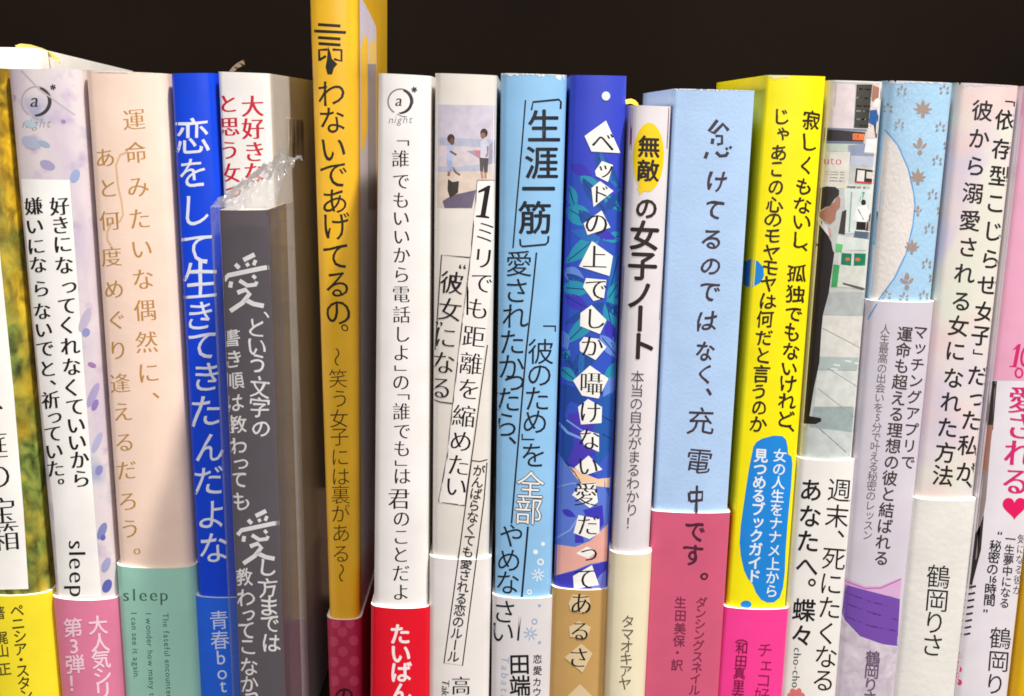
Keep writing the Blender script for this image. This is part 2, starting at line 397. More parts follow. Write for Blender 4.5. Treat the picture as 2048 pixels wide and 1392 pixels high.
p.pts('好きになってくれなくていいから', [(119, 412), (121, 450), (125, 488), (128, 530), (135, 573), (134, 611), (134, 650), (140, 692), (143, 733), (143, 775), (150, 813), (152, 850), (154, 884), (159, 919), (162, 957)], 40, BLK, 'M')
p.pts('嫌いにならないでと、祈っていた。', [(67, 412), (69, 452), (72, 492), (76, 529), (82, 577), (84, 622), (87, 659), (90, 697), (95, 737), (106, 765), (101, 800), (106, 834), (106, 867), (108, 902), (111, 937), (122, 963)], 38, BLK, 'M')
p.run('sleep', (137, 1083), (139, 1195), 50, BLK, 'm', gap=0.10); p.done()
p = Print(b, 'band_lettering', b.band)
p.pts('大人気シリ', [(196, 1250), (200, 1285), (202, 1318), (205, 1352), (206, 1381)], 40, (248, 215, 228), 'b')
p.pts('第3弾！', [(146, 1255), (148, 1292), (150, 1328), (153, 1366)], 40, (248, 210, 224), 'b'); p.done()

# B2 pink with gold letters
b = Book('pale pink book with gold lettering and mint green band', (165, 140), (334, 147), (252, 1392), (402, 1392), mat('pale_pink_cover', (251, 222, 204), bump=0.12, scale=900), band=1137, band_mat=mat('mint_band', (164, 216, 198)), r=0.0026)
WORN.append((b, (168, 332), 152, (252, 238, 228), 4))
GOLD = (192, 142, 76)
p = Print(b, 'title_lettering')
p.pts('運命みたいな偶然に、', [(268, 239), (272, 305), (276, 373), (279, 437), (283, 497), (286, 558), (290, 620), (293, 684), (297, 745), (312, 791)], 47, GOLD, 'm')
p.pts('あと何度めぐり逢えるだろう。', [(210, 315), (216, 376), (219, 441), (223, 513), (228, 578), (233, 640), (236, 700), (240, 766), (245, 823), (249, 884), (253, 940), (256, 1002), (260, 1057), (274, 1103)], 43, GOLD, 'm')
p.line([(256, 303), (240, 310), (232, 330), (236, 372), (243, 402), (246, 430), (240, 442), (232, 447)], 4, (226, 190, 145))
p.line([(223, 445), (214, 465), (215, 480), (222, 492)], 4, (226, 190, 145)); p.done()
p = Print(b, 'band_lettering', b.band)
for ch, x in zip('sleep', (252, 268, 286, 307, 328)): p.glyph(ch, x, 1189, 36, (0.03, 1), (75, 112, 96), 'm')
p.run('The fateful encounter', (325, 1227), (333, 1392), 17, (62, 95, 84), 'g', gap=0.05)
p.run('I wonder how many times', (291, 1227), (299, 1392), 17, (62, 95, 84), 'g', gap=0.05)
p.run('I can see it again.', (262, 1226), (269, 1392), 17, (62, 95, 84), 'g', gap=0.05); p.done()

# B3 royal blue
b = Book('royal blue book with white handwritten lettering', (337, 147), (430, 146), (404, 1392), (498, 1392), mat('royal_blue_cover', (12, 70, 224), rough=0.35), band=1196, band_mat=mat('blue_band', (35, 105, 235)), bulge=0.0012)
p = Print(b, 'title_lettering')
p.pts('恋をして生きてきたんだよな', [(384, 271, 76), (388, 345), (391, 420, 70), (394, 497, 76), (401, 562, 78), (400, 630), (405, 690, 70), (413, 753), (412, 822, 70), (420, 893), (416, 960), (423, 1030), (427, 1095)], 66, (228, 232, 246), 'p', shear=0.08); p.done()
p = Print(b, 'author_lettering', b.band)
p.pts('青春bot', [(438, 1240), (440, 1280), (442, 1314), (444, 1344), (446, 1370)], 40, (215, 225, 248), 'g'); p.done()

# B4 white with red letters, glossy jacket
b4 = Book('white glossy book with red lettering behind the plastic wrapped grey book', (432, 143), (541, 147), (487, 1392), (586, 1392), mat('glossy_white_jacket', (244, 241, 238), rough=0.1, spec=0.6, coat=1.0, bump=0.01), depth=0.078, bulge=0.0008, r=0.0014)
p = Print(b4, 'title_lettering')
RED = (196, 28, 52)
p.pts('大好きな', [(505, 212), (506, 257), (509, 303), (509, 345)], 46, RED, 'M')
p.pts('と思う女っ', [(456, 207), (459, 253), (459, 300), (461, 346), (463, 382)], 42, RED, 'M'); p.done()
def side_fn(b, right=True):
    def fn(px, py, off):
        X = (b.R(b.ztop) if right else b.L(b.ztop)) + (off if right else -off)
        d = ray(px, py); q = CO + d * ((X - CO.x) / d.x); X2 = (b.R(q.z) if right else b.L(q.z)) + (off if right else -off)
        q = CO + d * ((X2 - CO.x) / d.x); q.x = X2; q.y = min(q.y, b.y0 + b.depth); return q - b.org
    return fn
p = Print(b4, 'barcode', fn=side_fn(b4), base=0.0001)
p.poly([(573, 234), (607, 240), (609, 322), (576, 320)], (222, 214, 198))
for k in range(13):
    x = 575 + k * 2.6; p.line([(x, 236 + k * .4), (x + 2, 319)], 1.3 + (k * 7 % 3) * .5, (70, 62, 52))
p.done()

# B5 small grey book in film, standing in front
b5 = Book('small dark grey book in crumpled clear plastic, standing in front of the row', (435, 420), (538, 420), (478, 1392), (573, 1392), mat('dark_grey_cover', (98, 90, 94), rough=0.3, coat=0.3), y0=-0.025, depth=0.0225, bulge=0.0009, r=0.0008, rim=mat('grey_edge', (190, 188, 188)))
p = Print(b5, 'title_lettering'); W = (252, 250, 246)
def brush_love(p, x, y, k):
    for pts, wd in (([(-6, -42), (16, -53)], 9), ([(-22, -34), (-14, -26)], 8), ([(0, -36), (4, -30)], 7), ([(18, -42), (14, -32)], 7), ([(-44, -2), (-36, -12), (30, -26), (44, -28)], 9), ([(-30, 0), (-32, 12)], 8),
                    ([(-14, -2), (2, 8), (18, 6), (20, 0)], 8), ([(12, -12), (18, -6)], 7), ([(-18, 22), (-2, 16), (6, 24), (-8, 42), (-32, 58)], 9), ([(-6, 34), (14, 44), (34, 48)], 9)):
        p.line([(x + a * k, y + c * k) for a, c in pts], wd * k, W)
brush_love(p, 493, 563, 1.02); brush_love(p, 517, 1072, 0.95)
p.pts('、という文字の', [(533, 631), (513, 656), (513, 692), (516, 728), (518, 774), (520, 815), (522, 856)], 42, W, 'H')
p.pts('書き順は教わっても', [(463, 675), (467, 718), (469, 760), (470, 805), (474, 848), (476, 892), (479, 926), (478, 960), (482, 1002)], 38, (246, 242, 238), 'H')
p.pts('し方までは', [(534, 1134), (536, 1175), (538, 1212), (541, 1247), (542, 1285)], 42, W, 'H')
p.pts('教わってこなかっ', [(488, 1154), (492, 1195), (494, 1228), (493, 1260), (496, 1293), (498, 1333), (498, 1368), (500, 1392)], 38, (246, 242, 238), 'H'); p.done()
FILM = film_mat('clear_film', 0.03, edge=0.34, tint=(150, 156, 166), bump=0.14, rough=0.1); FILMTOP = film_mat('crumpled_film', 0.34, edge=0.35, rough=0.08, bump=0.9, scale=420, tint=(150, 149, 151))
b5.gap = -0.0009
wrap = b5.shell('plastic_wrap', [FILM, FILM], 0.0009, 0.0008, 0.0015, b5.ztop + 0.0006, b5.root, rows=1)
bm = bmesh.new(); NU, NV = 34, 16; G = []
zt = b5.ztop + 0.0006; l, r_ = b5.L(zt) - .0009, b5.R(zt) + .0009
for j in range(NV + 1):
    v = j / NV; row = []
    for i in range(NU + 1):
        u = i / NU
        h = 0.0118 * math.sin(min(1, v * 1.15) * math.pi / 2) ** 0.7 * (0.08 + 0.92 * min(1, max(0, u / 0.7)) ** 0.8)
        q = Vector((u * 9, v * 7, 3)); jit = noise.noise(q) * 0.0016 * min(1, v * 3) + noise.noise(q * 2.3) * 0.0022 * min(1, v * 3)
        x = l + (r_ - l) * u + v * (0.0022 * u + 0.0008) + noise.noise(q + Vector((7, 1, 2))) * 0.0012 * min(1, v * 3)
        row.append(bm.verts.new(Vector((x, b5.y0 - 0.0003 + v * 0.021, zt + h + jit)) - b5.org))
    G.append(row)
for j in range(NV):
    for i in range(NU):
        bm.faces.new((G[j][i], G[j][i + 1], G[j + 1][i + 1])); bm.faces.new((G[j][i], G[j + 1][i + 1], G[j + 1][i]))
new_obj('crumpled_film_end', bm, FILMTOP, wrap)

# B6 tall yellow
b6 = Book('tall mustard yellow book sticking up above the row', (614, -60), (716, -60), (661, 1392), (721, 1392), mat('mustard_cover', (228, 178, 40), rough=0.3, coat=0.25, bump=0.02), y0=0.020, depth=0.073, bulge=0.0016, band=1240, band_mat=mat('crimson_band', (174, 38, 78)))
p = Print(b6, 'title_lettering')
for (x0, x1, y, wd) in ((636, 681, 50, 6), (628, 692, 63, 6), (636, 681, 76, 6), (637, 681, 88, 6)): p.line([(x0, y - 1), (x1, y + 2)], wd, BLK)
p.line([(639, 122), (638, 100), (655, 99)], 5, BLK); p.line([(665, 99), (683, 100), (683, 122), (668, 118)], 5, BLK)
p.line([(639, 120), (652, 112)], 5, BLK)
p.poly([(656, 92), (661, 105), (664, 118), (675, 128), (668, 136), (664, 149), (655, 149), (651, 134), (654, 118)], BLK)
p.pts('わないであげてるの。', [(663, 185), (664, 240), (666, 297), (669, 350), (669, 402, 58), (672, 452), (673, 512), (674, 568), (676, 623), (689, 655, 44)], 60, (34, 26, 14), 'p')
p.pts('～笑う女子には裏がある～', [(674, 714), (676, 757), (680, 797), (678, 837), (679, 873), (680, 914), (681, 953), (681, 989), (681, 1027), (682, 1066), (682, 1107), (683, 1146)], 40, (48, 34, 12), 't', tilt=(0.02, 1)); p.done()
p = Print(b6, 'band_lettering', b6.band)
for (x, y) in ((685, 1264), (686, 1303), (688, 1343), (667, 1283), (708, 1281), (668, 1323), (709, 1322), (669, 1362), (709, 1362), (700, 1247), (672, 1247)): p.ell(x, y, 9.5, 10, (190, 66, 102))
p.pts('の', [(688, 1392, 44)], 40, (40, 12, 24), 'b', tilt=(0, 1)); p.done()
p = Print(b6, 'cover_picture', fn=side_fn(b6), base=0.0001)
p.poly([(719, -10), (730, 8), (752, 52), (753, 300), (753, 1232), (723, 1232)], (196, 188, 194))
p.poly([(719, -10), (730, 8), (752, 52), (753, 140), (719, 40)], (196, 188, 208))
p.poly([(721, 100), (728, 75), (736, 72), (736, 260), (727, 300), (722, 300)], (236, 190, 60))
p.poly([(738, 90), (748, 78), (752, 85), (752, 130), (738, 128)], (226, 190, 110))
p.poly([(735, 128), (752, 128), (752, 420), (736, 420)], (150, 142, 144)); p.done()
p = Print(b6, 'front_title', fn=lambda px, py, off: Vector((b6.L(py) - off, b6.y0 + px, py)) - b6.org, base=0.0001)
# big handwritten title on the hidden front cover: only its reflection in the neighbour's gloss is seen
p.s9 = 0
for i, ch in enumerate('言わないであげてるの'):
    vs, fs, bb = outline(ch, -0.01); bm = bmesh.new()
    V = [bm.verts.new((0.018 + (1 - x) * 0.015, 0.198 - i * 0.0135 + y * 0.0135, 0)) for x, y in vs]
    for f in fs:
        try: bm.faces.new([V[k] for k in f])
        except ValueError: pass
    p.add(bm, ink((40, 30, 16)), 0, step=1)
p.done()

# B8 white with red band
b = Book('white book with the round night mark and a bright red band', (753, 146), (865, 152), (743, 1392), (857, 1392), mat('white_cover_matte', (244, 240, 238), rough=0.35), band=1217, band_mat=mat('red_band', (230, 18, 42), rough=0.35), bulge=0.0018)
night_mark(b, 801, 203, 25, dark=(48, 44, 44), soft=(140, 134, 134), txt=(120, 116, 118))
p = Print(b, 'title_lettering')
p.pts('「誰でもいいから電話しよ」の「誰でも」は君のことだよ', [(806, 286), (801, 317), (802, 362), (802, 400), (802, 436), (803, 473), (803, 510), (803, 549), (802, 588), (803, 629), (804, 668), (803, 705), (801, 736), (802, 764), (807, 794), (803, 823), (804, 862), (804, 897), (802, 926), (804, 952), (798, 997, 46), (803, 1037), (802, 1073), (801, 1109), (802, 1146), (802, 1184)], 37, BLK, 'm', tilt=(0, 1)); p.done()
p = Print(b, 'band_lettering', b.band)
p.pts('たいばん', [(800, 1268), (801, 1307), (802, 1344), (802, 1385)], 44, (250, 236, 238), 'B', tilt=(0, 1)); p.done()

# B9 white with beach photo
b = Book('white book with a small beach photo of two children at the top of its spine', (867, 146), (997, 151), (860, 1392), (975, 1392), mat('ivory_white_cover', (232, 226, 218), rough=0.3, coat=0.15), band=1119, band_mat=mat('ivory_band', (238, 233, 230)), bulge=0.0018)
p = Print(b, 'spine_photo')
p.poly([(871, 209), (991, 211), (989, 360), (954, 360), (945, 417), (869, 415)], (205, 198, 214))
p.poly([(870, 275), (990, 279), (990, 300), (870, 292)], (182, 184, 206)); p.poly([(870, 290), (990, 296), (989, 360), (954, 360), (951, 380), (869, 376)], (214, 202, 208))
p.poly([(869, 344), (953, 340), (985, 344), (989, 360), (954, 360), (945, 417), (869, 415)], (222, 204, 190)); p.poly([(869, 332), (910, 334), (960, 328), (960, 342), (869, 344)], (184, 186, 208))
p.poly([(933, 302), (965, 300), (990, 280), (990, 325), (975, 330), (955, 315)], (160, 158, 184)); p.poly([(948, 300), (962, 301), (962, 316), (952, 312)], (200, 130, 140))
p.poly([(944, 416), (952, 380), (905, 390), (885, 402), (889, 416)], (110, 100, 122))
# child on the left
p.ell(902, 277, 7.5, 9, (80, 56, 52)); p.ell(904, 283, 5, 7, (120, 82, 70))
p.poly([(896, 290), (906, 290), (909, 305), (906, 322), (897, 330), (892, 318)], (186, 196, 226)); p.poly([(893, 318), (904, 322), (907, 340), (897, 344)], (170, 182, 216))
p.line([(900, 302), (906, 306), (913, 310)], 4, (130, 92, 84)); p.line([(899, 338), (897, 352)], 5, (140, 104, 92)); p.line([(905, 335), (912, 345), (920, 350)], 4, (130, 96, 86))
# child on the right
p.ell(968, 266, 7.5, 9, (70, 54, 52)); p.ell(966, 271, 5, 6, (150, 108, 92))
p.poly([(961, 282), (971, 277), (978, 288), (977, 316), (961, 316)], (206, 206, 226)); p.line([(975, 292), (976, 306), (972, 314)], 4, (168, 124, 116))
p.poly([(959, 315), (977, 317), (975, 345), (968, 346), (967, 330), (966, 345), (960, 342)], (88, 80, 84)); p.line([(963, 343), (965, 357)], 4, (176, 130, 112)); p.line([(971, 344), (971, 357)], 4, (176, 130, 112))
# dark bucket shape in the sand
p.poly([(896, 358), (905, 364), (918, 362), (916, 385), (900, 396), (895, 380)], (66, 58, 52)); p.done()
LN = (60, 54, 52)
p = Print(b, 'title_panel'); p.poly([(955, 361), (991, 361), (985, 560), (962, 750), (940, 915), (929, 1011), (877, 1005), (893, 915), (906, 806), (934, 560)], (244, 240, 236))
p.line([(955, 361), (941, 515), (922, 665), (906, 806), (894, 915), (877, 1004), (929, 1011)], 2.6, LN); p.line([(955, 361), (989, 361)], 2.6, LN)
p.line([(975, 690), (962, 780), (950, 870), (942, 925), (929, 1011)], 2.4, LN)
p.line([(870, 700), (883, 510), (940, 515)], 2.4, LN); p.line([(868, 800), (880, 804), (905, 807)], 2.6, LN)
p.line([(975, 919), (960, 923), (943, 921)], 2.2, LN); p.line([(943, 921), (931, 1012), (909, 1175), (888, 1326), (925, 1331), (950, 1140), (968, 1000), (974, 925)], 2.4, LN); p.done()
p = Print(b, 'title_lettering'); SL = (-0.1, 1)
p.poly([(976, 371), (981, 371), (971, 431), (979, 434), (978, 437), (951, 434), (952, 431), (961, 430), (969, 382), (957, 386), (956, 382)], BLK)
p.pts('ミリでも距離を縮めたい', [(971, 464), (967, 516), (963, 565), (956, 617), (948, 673), (942, 727), (938, 778), (928, 832), (922, 882), (917, 930), (912, 973)], 48, BLK, 'm', tilt=SL)
p.pts('“彼女”になる', [(925, 533, 40), (904, 565), (900, 619), (878, 648, 40), (890, 674), (887, 725), (881, 775)], 50, BLK, 'm', tilt=SL)
p.col('がんばらなくても愛される恋のルール', (958, 941), (907, 1313), 25, (40, 36, 36), 'b'); p.done()
p = Print(b, 'author_lettering', b.band); p.pts('高', [(922, 1371, 40)], 40, BLK, 'm', tilt=(0, 1)); p.run('Taka', (884, 1358), (883, 1392), 22, (70, 66, 66), 'm', shear=0.2); p.done()

# B10 light blue
b = Book('sky blue book with black bracketed lettering and a pale grey band', (999, 146), (1137, 150), (985, 1392), (1099, 1392), mat('sky_blue_cover', (146, 198, 240), bump=0.1, scale=1200), band=1197, band_mat=mat('pale_grey_band', (226, 222, 224)), bulge=0.0019)
WORN.append((b, (1003, 1135), 149, (226, 234, 240), 5)); WORN.append((b, (1112, 1137), 150, (232, 236, 238), 16))
p = Print(b, 'title_lettering', None, base=0.00003); K = (22, 28, 38)
p.line([(1063, 220), (1066, 204), (1118, 199), (1122, 204), (1121, 218)], 4, K); p.line([(1040, 478), (1041, 490), (1045, 493), (1091, 489), (1096, 484), (1097, 472)], 4, K)
p.line([(1051, 200), (1044, 290), (1034, 400), (1026, 496)], 3, K); p.line([(1073, 505), (1064, 595), (1052, 705), (1038, 870), (1023, 1047)], 3.4, K); p.line([(1056, 1053), (1047, 1155), (1036, 1281)], 4, K)
p.pts('生涯一筋', [(1088, 252), (1083, 325), (1077, 378), (1070, 435)], 70, K, 'b', tilt=(-0.1, 1), turn=0.10)
p.pts('愛されたかったら、', [(1038, 527), (1033, 581), (1030, 632), (1024, 684), (1022, 733), (1024, 763), (1015, 799), (1012, 849), (1025, 881)], 56, K, 'g', tilt=(-0.07, 1), turn=0.06)
p.pts('「彼のため」を', [(1099, 657, 40), (1082, 703), (1079, 749), (1074, 797), (1070, 843), (1056, 874, 40), (1067, 910)], 55, K, 'g', tilt=(-0.07, 1), turn=0.06)
p.pts('全部', [(1061, 970), (1057, 1022)], 58, (30, 30, 32), 'B', tilt=(-0.05, 1)); p.layer += 3; p.pts('全部', [(1061, 970), (1057, 1022)], 58, (240, 238, 236), 'g', tilt=(-0.05, 1)); p.layer -= 3
p.pts('やめなさい', [(1023, 1071), (1018, 1120), (1015, 1165), (1009, 1223), (1005, 1263)], 52, K, 'g', tilt=(-0.07, 1)); p.done()
def flake(p, x, y, r, rgb, n=8, wd=2.2):
    for k in range(n):
        t = 2 * math.pi * k / n + 0.2; p.line([(x + 3 * math.cos(t), y + 3 * math.sin(t)), (x + r * math.cos(t), y + r * math.sin(t))], wd, rgb)
def ring(p, x, y, r, rgb, wd=2.4): p.line([(x + r * math.cos(t * .5236), y + r * math.sin(t * .5236)) for t in range(12)], wd, rgb, closed=True)
p = Print(b, 'snow_motif', None, base=0.00003); WH = (240, 246, 252); BL = (150, 178, 214)
for x, y, r in ((1086, 1088, 4), (1071, 1104, 5)): p.ell(x, y, r, r, WH)
ring(p, 1081, 1124, 5.5, WH, 3); flake(p, 1076, 1150, 13, WH); ring(p, 1059, 1184, 4, WH)
for x, y in ((1079, 1211), (1079, 1285)): p.ell(x, y, 3, 3, BL)
ring(p, 1069, 1243, 5, BL); flake(p, 1061, 1267, 14, BL); p.done()
p = Print(b, 'author_lettering', b.band, base=0.00003)
p.pts('田端', [(1039, 1328), (1040, 1371)], 44, (30, 28, 30), 'b'); p.pts('恋愛カウ', [(1075, 1318), (1075, 1341), (1074, 1364), (1074, 1384)], 19, (50, 48, 50), 'b'); p.run('Tabata', (1003, 1312), (1002, 1392), 22, (150, 180, 215), 't', shear=0.2, gap=0.22); p.done()

# B11 deep blue with leaf pattern
b = Book('deep blue book with teal leaf art, white paper scraps and a tan band', (1138, 150), (1257, 152), (1099, 1392), (1212, 1392), mat('deep_blue_cover', (58, 74, 204), rough=0.38), band=1180, band_mat=mat('tan_band', (200, 160, 98)), bulge=0.0018)
p = Print(b, 'leaf_art'); T, D, M, V, LB = (40, 150, 184), (28, 78, 160), (40, 108, 190), (62, 56, 190), (104, 142, 226); DK = (22, 50, 120)
p.poly([(1137, 330), (1185, 352), (1235, 400), (1247, 360), (1240, 620), (1225, 900), (1110, 900), (1118, 600)], (48, 84, 196))
for a in ((1140, 330, 1185, 352, 24, V), (1190, 305, 1243, 385, 30, D, DK), (1200, 300, 1247, 390, 12, M, None, 8), (1160, 352, 1212, 392, 26, T, DK), (1164, 358, 1215, 430, 22, D, DK), (1136, 370, 1152, 420, 24, T, DK), (1205, 388, 1246, 425, 18, T, DK),
          (1132, 415, 1190, 450, 40, T, DK), (1158, 420, 1200, 470, 26, D), (1210, 420, 1248, 380, 20, D), (1200, 470, 1128, 528, 34, T, DK), (1246, 470, 1205, 480, 22, T, DK), (1200, 480, 1140, 460, 22, M), (1180, 455, 1235, 480, 20, V), (1240, 500, 1215, 600, 20, M, DK), (1126, 540, 1170, 560, 30, LB), (1122, 550, 1175, 562, 14, D),
          (1124, 575, 1185, 580, 32, T, DK), (1128, 590, 1180, 620, 26, V, DK), (1215, 600, 1240, 560, 20, T, DK), (1212, 600, 1245, 605, 14, T), (1212, 602, 1232, 690, 26, T, DK), (1210, 604, 1250, 640, 18, D, DK), (1208, 605, 1160, 640, 22, D, DK), (1206, 606, 1125, 650, 18, D), (1195, 625, 1128, 690, 32, T, DK), (1215, 640, 1232, 700, 22, V), (1120, 660, 1135, 700, 24, LB),
          (1200, 670, 1240, 720, 26, LB, DK), (1190, 690, 1140, 760, 36, D, DK), (1165, 690, 1160, 770, 12, M), (1124, 720, 1140, 700, 18, T), (1120, 735, 1155, 765, 24, T, DK), (1120, 700, 1150, 740, 16, D, DK), (1245, 725, 1205, 760, 24, T), (1240, 745, 1205, 800, 26, LB)):
    p.leaf(*a)
p.poly([(1118, 765), (1152, 775), (1175, 800), (1160, 808), (1140, 800), (1128, 830), (1140, 850), (1150, 900), (1135, 935), (1110, 900)], (30, 72, 160))
p.poly([(1136, 828), (1170, 822), (1195, 848), (1190, 905), (1150, 932), (1135, 925), (1150, 885)], (74, 58, 186)); p.poly([(1195, 800), (1232, 780), (1225, 930), (1195, 940), (1185, 880)], (38, 92, 176))
p.line([(1117, 845), (1135, 865), (1165, 878)], 5, (120, 168, 232)); p.line([(1133, 840), (1150, 852), (1170, 865)], 3, (120, 168, 232)); p.line([(1200, 830), (1228, 845)], 2, DK); p.line([(1205, 868), (1226, 880)], 2, DK)
p.poly([(1112, 900), (1130, 925), (1150, 950), (1165, 965), (1222, 950), (1214, 1090), (1180, 1180), (1104, 1180), (1106, 1060)], (92, 124, 214)); p.poly([(1185, 945), (1222, 900), (1221, 1000), (1210, 975)], (60, 92, 200))
p.poly([(1138, 933), (1152, 938), (1175, 950), (1196, 958), (1222, 955), (1219, 975), (1190, 972), (1160, 965), (1148, 950)], (246, 206, 168))
p.line([(1130, 922), (1148, 944), (1162, 966)], 3, DK); p.line([(1110, 975), (1145, 966), (1170, 970)], 2, (150, 172, 232))
p.leaf(1124, 1020, 1152, 1034, 14, V); p.poly([(1166, 1020), (1205, 1010), (1208, 1048), (1196, 1062), (1175, 1040)], V); p.poly([(1150, 1065), (1165, 1068), (1168, 1085), (1150, 1086)], V); p.line([(1106, 1080), (1140, 1060), (1160, 1030)], 3, (140, 166, 232))
p.poly([(1106, 1088), (1150, 1094), (1180, 1082), (1216, 1048), (1214, 1122), (1180, 1128), (1150, 1140), (1106, 1152)], (236, 176, 164)); p.poly([(1106, 1153), (1150, 1142), (1180, 1130), (1213, 1125), (1212, 1178), (1106, 1178)], (62, 60, 190)); p.poly([(1200, 1150), (1212, 1140), (1212, 1180), (1180, 1180)], (120, 128, 220))
p.ell(1212, 192, 8.5, 9, (226, 238, 240)); p.done()
scr = [(1205, 280, [(-36, -8), (7, -39), (36, 26), (-22, 23)]), (1208, 342, [(-18, 0), (-4, -20), (18, -12), (8, 22), (-16, 10)]), (1202, 388, [(-19, -12), (-2, -26), (25, -6), (-15, 26)]), (1193, 447, [(-26, 0), (10, -26), (28, 8), (-18, 23)]),
       (1192, 518, [(-34, 15), (-8, -36), (34, -6), (27, 34)]), (1190, 578, [(-24, -4), (-18, -22), (23, -18), (18, 18), (-3, 24)]), (1187, 640, [(-26, -14), (-4, -30), (26, 0), (13, 28), (-27, 12)]), (1186, 694, [(-27, -8), (-18, -20), (12, -16), (27, 0), (5, 26), (-26, 8)]),
       (1182, 767, [(-36, -6), (-2, -36), (35, -10), (15, 30), (-18, 24)]), (1180, 824, [(-24, -10), (-4, -26), (24, -10), (23, 22), (-18, 25)]), (1178, 876, [(-18, -10), (-8, -16), (20, -8), (20, 28), (-10, 14)]), (1177, 935, [(-28, 0), (0, -24), (28, 4), (-8, 16)]), (1172, 990, [(-28, 0), (-10, -24), (18, -26), (24, 14), (8, 26)]),
       (1175, 1052, [(-28, 14), (-18, -22), (24, -14), (24, 14), (4, 26)]), (1172, 1107, [(-20, 0), (2, -14), (22, -4), (4, 10)]), (1170, 1152, [(-24, 0), (14, -22), (28, 18), (-22, 26)]),
       (1163, 1207, [(-26, 0), (-18, -18), (14, -16), (18, 0), (6, 20), (-22, 14)]), (1160, 1262, [(-22, -8), (-2, -20), (22, -8), (14, 14), (-20, 12)]), (1157, 1317, [(-28, -2), (6, -30), (28, -10), (8, 28)]), (1160, 1392, [(-25, 0), (0, -24), (24, 0), (0, 24)])]
p = Print(b, 'title_lettering')
for i, (x, y, sh) in enumerate(scr):
    p.poly([(x + a, y + c) for a, c in sh], (250, 248, 244) if i < 16 else (224, 202, 160), 1)
p.pts('ベッドの上でしか囁けない愛だってあるさ', [(1206, 284, 50), (1208, 341, 40), (1200, 388, 42), (1193, 447, 52), (1190, 514, 52), (1192, 578, 50), (1190, 637, 48), (1184, 692, 48), (1183, 767, 50), (1180, 824, 48), (1178, 878, 48), (1176, 932, 46), (1172, 988, 52), (1176, 1050, 46), (1174, 1107, 46), (1169, 1157, 50), (1162, 1207, 48), (1160, 1262, 44), (1157, 1315, 46)], 48, (28, 26, 30), 'm', tilt=(-0.03, 1)); p.done()

# B12 slim white with yellow oval
b = Book('slim white book with a yellow oval near the top and a cream band', (1258, 210), (1346, 213), (1211, 1392), (1287, 1392), mat('slim_white_cover', (230, 224, 228)), y0=-0.003, band=1109, band_mat=mat('cream_band', (242, 232, 200)), bulge=0.0020, depth=0.075)
MAR = (150, 62, 110)
for q, c in (([(1257, 216), (1266, 216), (1263, 300), (1252, 305)], MAR), ([(1337, 216), (1347, 216), (1341, 300), (1333, 297)], MAR), ([(1243, 535), (1249, 532), (1243, 640), (1236, 640)], MAR), ([(1325, 540), (1331, 540), (1324, 640), (1318, 640)], MAR), ([(1224, 870), (1232, 868), (1228, 965), (1219, 968)], (176, 52, 76))):
    p = Print(b, 'edge_mark'); p.poly(q, c); p.done()
p = Print(b, 'yellow_oval'); p.ell(1297, 314, 31, 69, (250, 212, 14), rot=0.03); p.poly([(1274, 372), (1290, 380), (1279, 390)], (250, 212, 14)); p.done()
p = Print(b, 'title_lettering')
p.pts('無敵の女子ノート', [(1298, 293, 46), (1296, 341, 46), (1293, 416, 48), (1289, 471), (1285, 531), (1280, 590), (1280, 637), (1284, 692)], 62, (44, 34, 28), 'B', tilt=(-0.04, 1))
p.col('本当の自分がまるわかり！', (1275, 754), (1263, 1046), 28, (80, 72, 72), 'g'); p.done()
p = Print(b, 'author_lettering', b.band); p.col('タマオキアヤ', (1256, 1243), (1250, 1367), 28, (90, 82, 66), 'g'); p.done()

# B13 powder blue, handwritten
b13 = Book('thick powder blue book with brown handwritten lettering and raspberry band', (1346, 177), (1513, 181), (1289, 1392), (1433, 1392), mat('powder_blue_cover', (178, 208, 246), rough=0.55, bump=0.25, scale=1000), band=1026, band_mat=mat('raspberry_band', (214, 94, 128)), bulge=0.0012, depth=0.074, r=0.0008)
WORN.append((b13, (1350, 1511), 175, (222, 232, 246), 4))
p = Print(b13, 'title_lettering'); HB = (66, 54, 62)
p.line([(1435, 240), (1418, 262), (1428, 266), (1446, 248), (1457, 261)], 7, HB); p.line([(1426, 277), (1424, 288)], 7, HB); p.line([(1431, 272), (1444, 272), (1444, 287), (1434, 289)], 6, HB)
p.line([(1415, 304), (1410, 317)], 7, HB); p.line([(1432, 304), (1440, 312), (1452, 311), (1456, 304)], 7, HB); p.line([(1459, 293), (1463, 297)], 6, HB); p.line([(1452, 295), (1455, 300)], 5, HB)
p.pts('けてるのではなく、', [(1433, 363, 48), (1427, 420, 44), (1424, 478, 48), (1420, 532, 42), (1418, 582, 46), (1414, 642, 46), (1410, 702, 44), (1409, 748, 44), (1418, 783, 44)], 44, HB, 'h', tilt=(-0.06, 1), shear=0.12); p.pts('充電', [(1401, 842, 60), (1398, 921, 56)], 58, HB, 'p', tilt=(-0.06, 1), shear=0.1)
p.line([(1378, 985), (1379, 1003)], 6, HB); p.line([(1379, 985), (1405, 984), (1404, 1000), (1380, 1003)], 6, HB); p.line([(1394, 971), (1393, 1000), (1392, 1026)], 5, HB); p.layer += 1
p.pts('です。', [(1390, 1062), (1386, 1110), (1407, 1152)], 46, (84, 30, 54), 'h', tilt=(-0.06, 1)); p.done()
p = Print(b13, 'band_lettering', b13.band)
p.pts('ダンシングスネイル', [(1403, 1205), (1401, 1226), (1400, 1248), (1398, 1269), (1397, 1291), (1395, 1313), (1394, 1335), (1391, 1357), (1389, 1380)], 24, (128, 42, 74), 'b')
p.pts('生田美保・訳', [(1361, 1205), (1361, 1231), (1360, 1257), (1358, 1282), (1355, 1305), (1354, 1330)], 25, (128, 42, 74), 'b'); p.done()

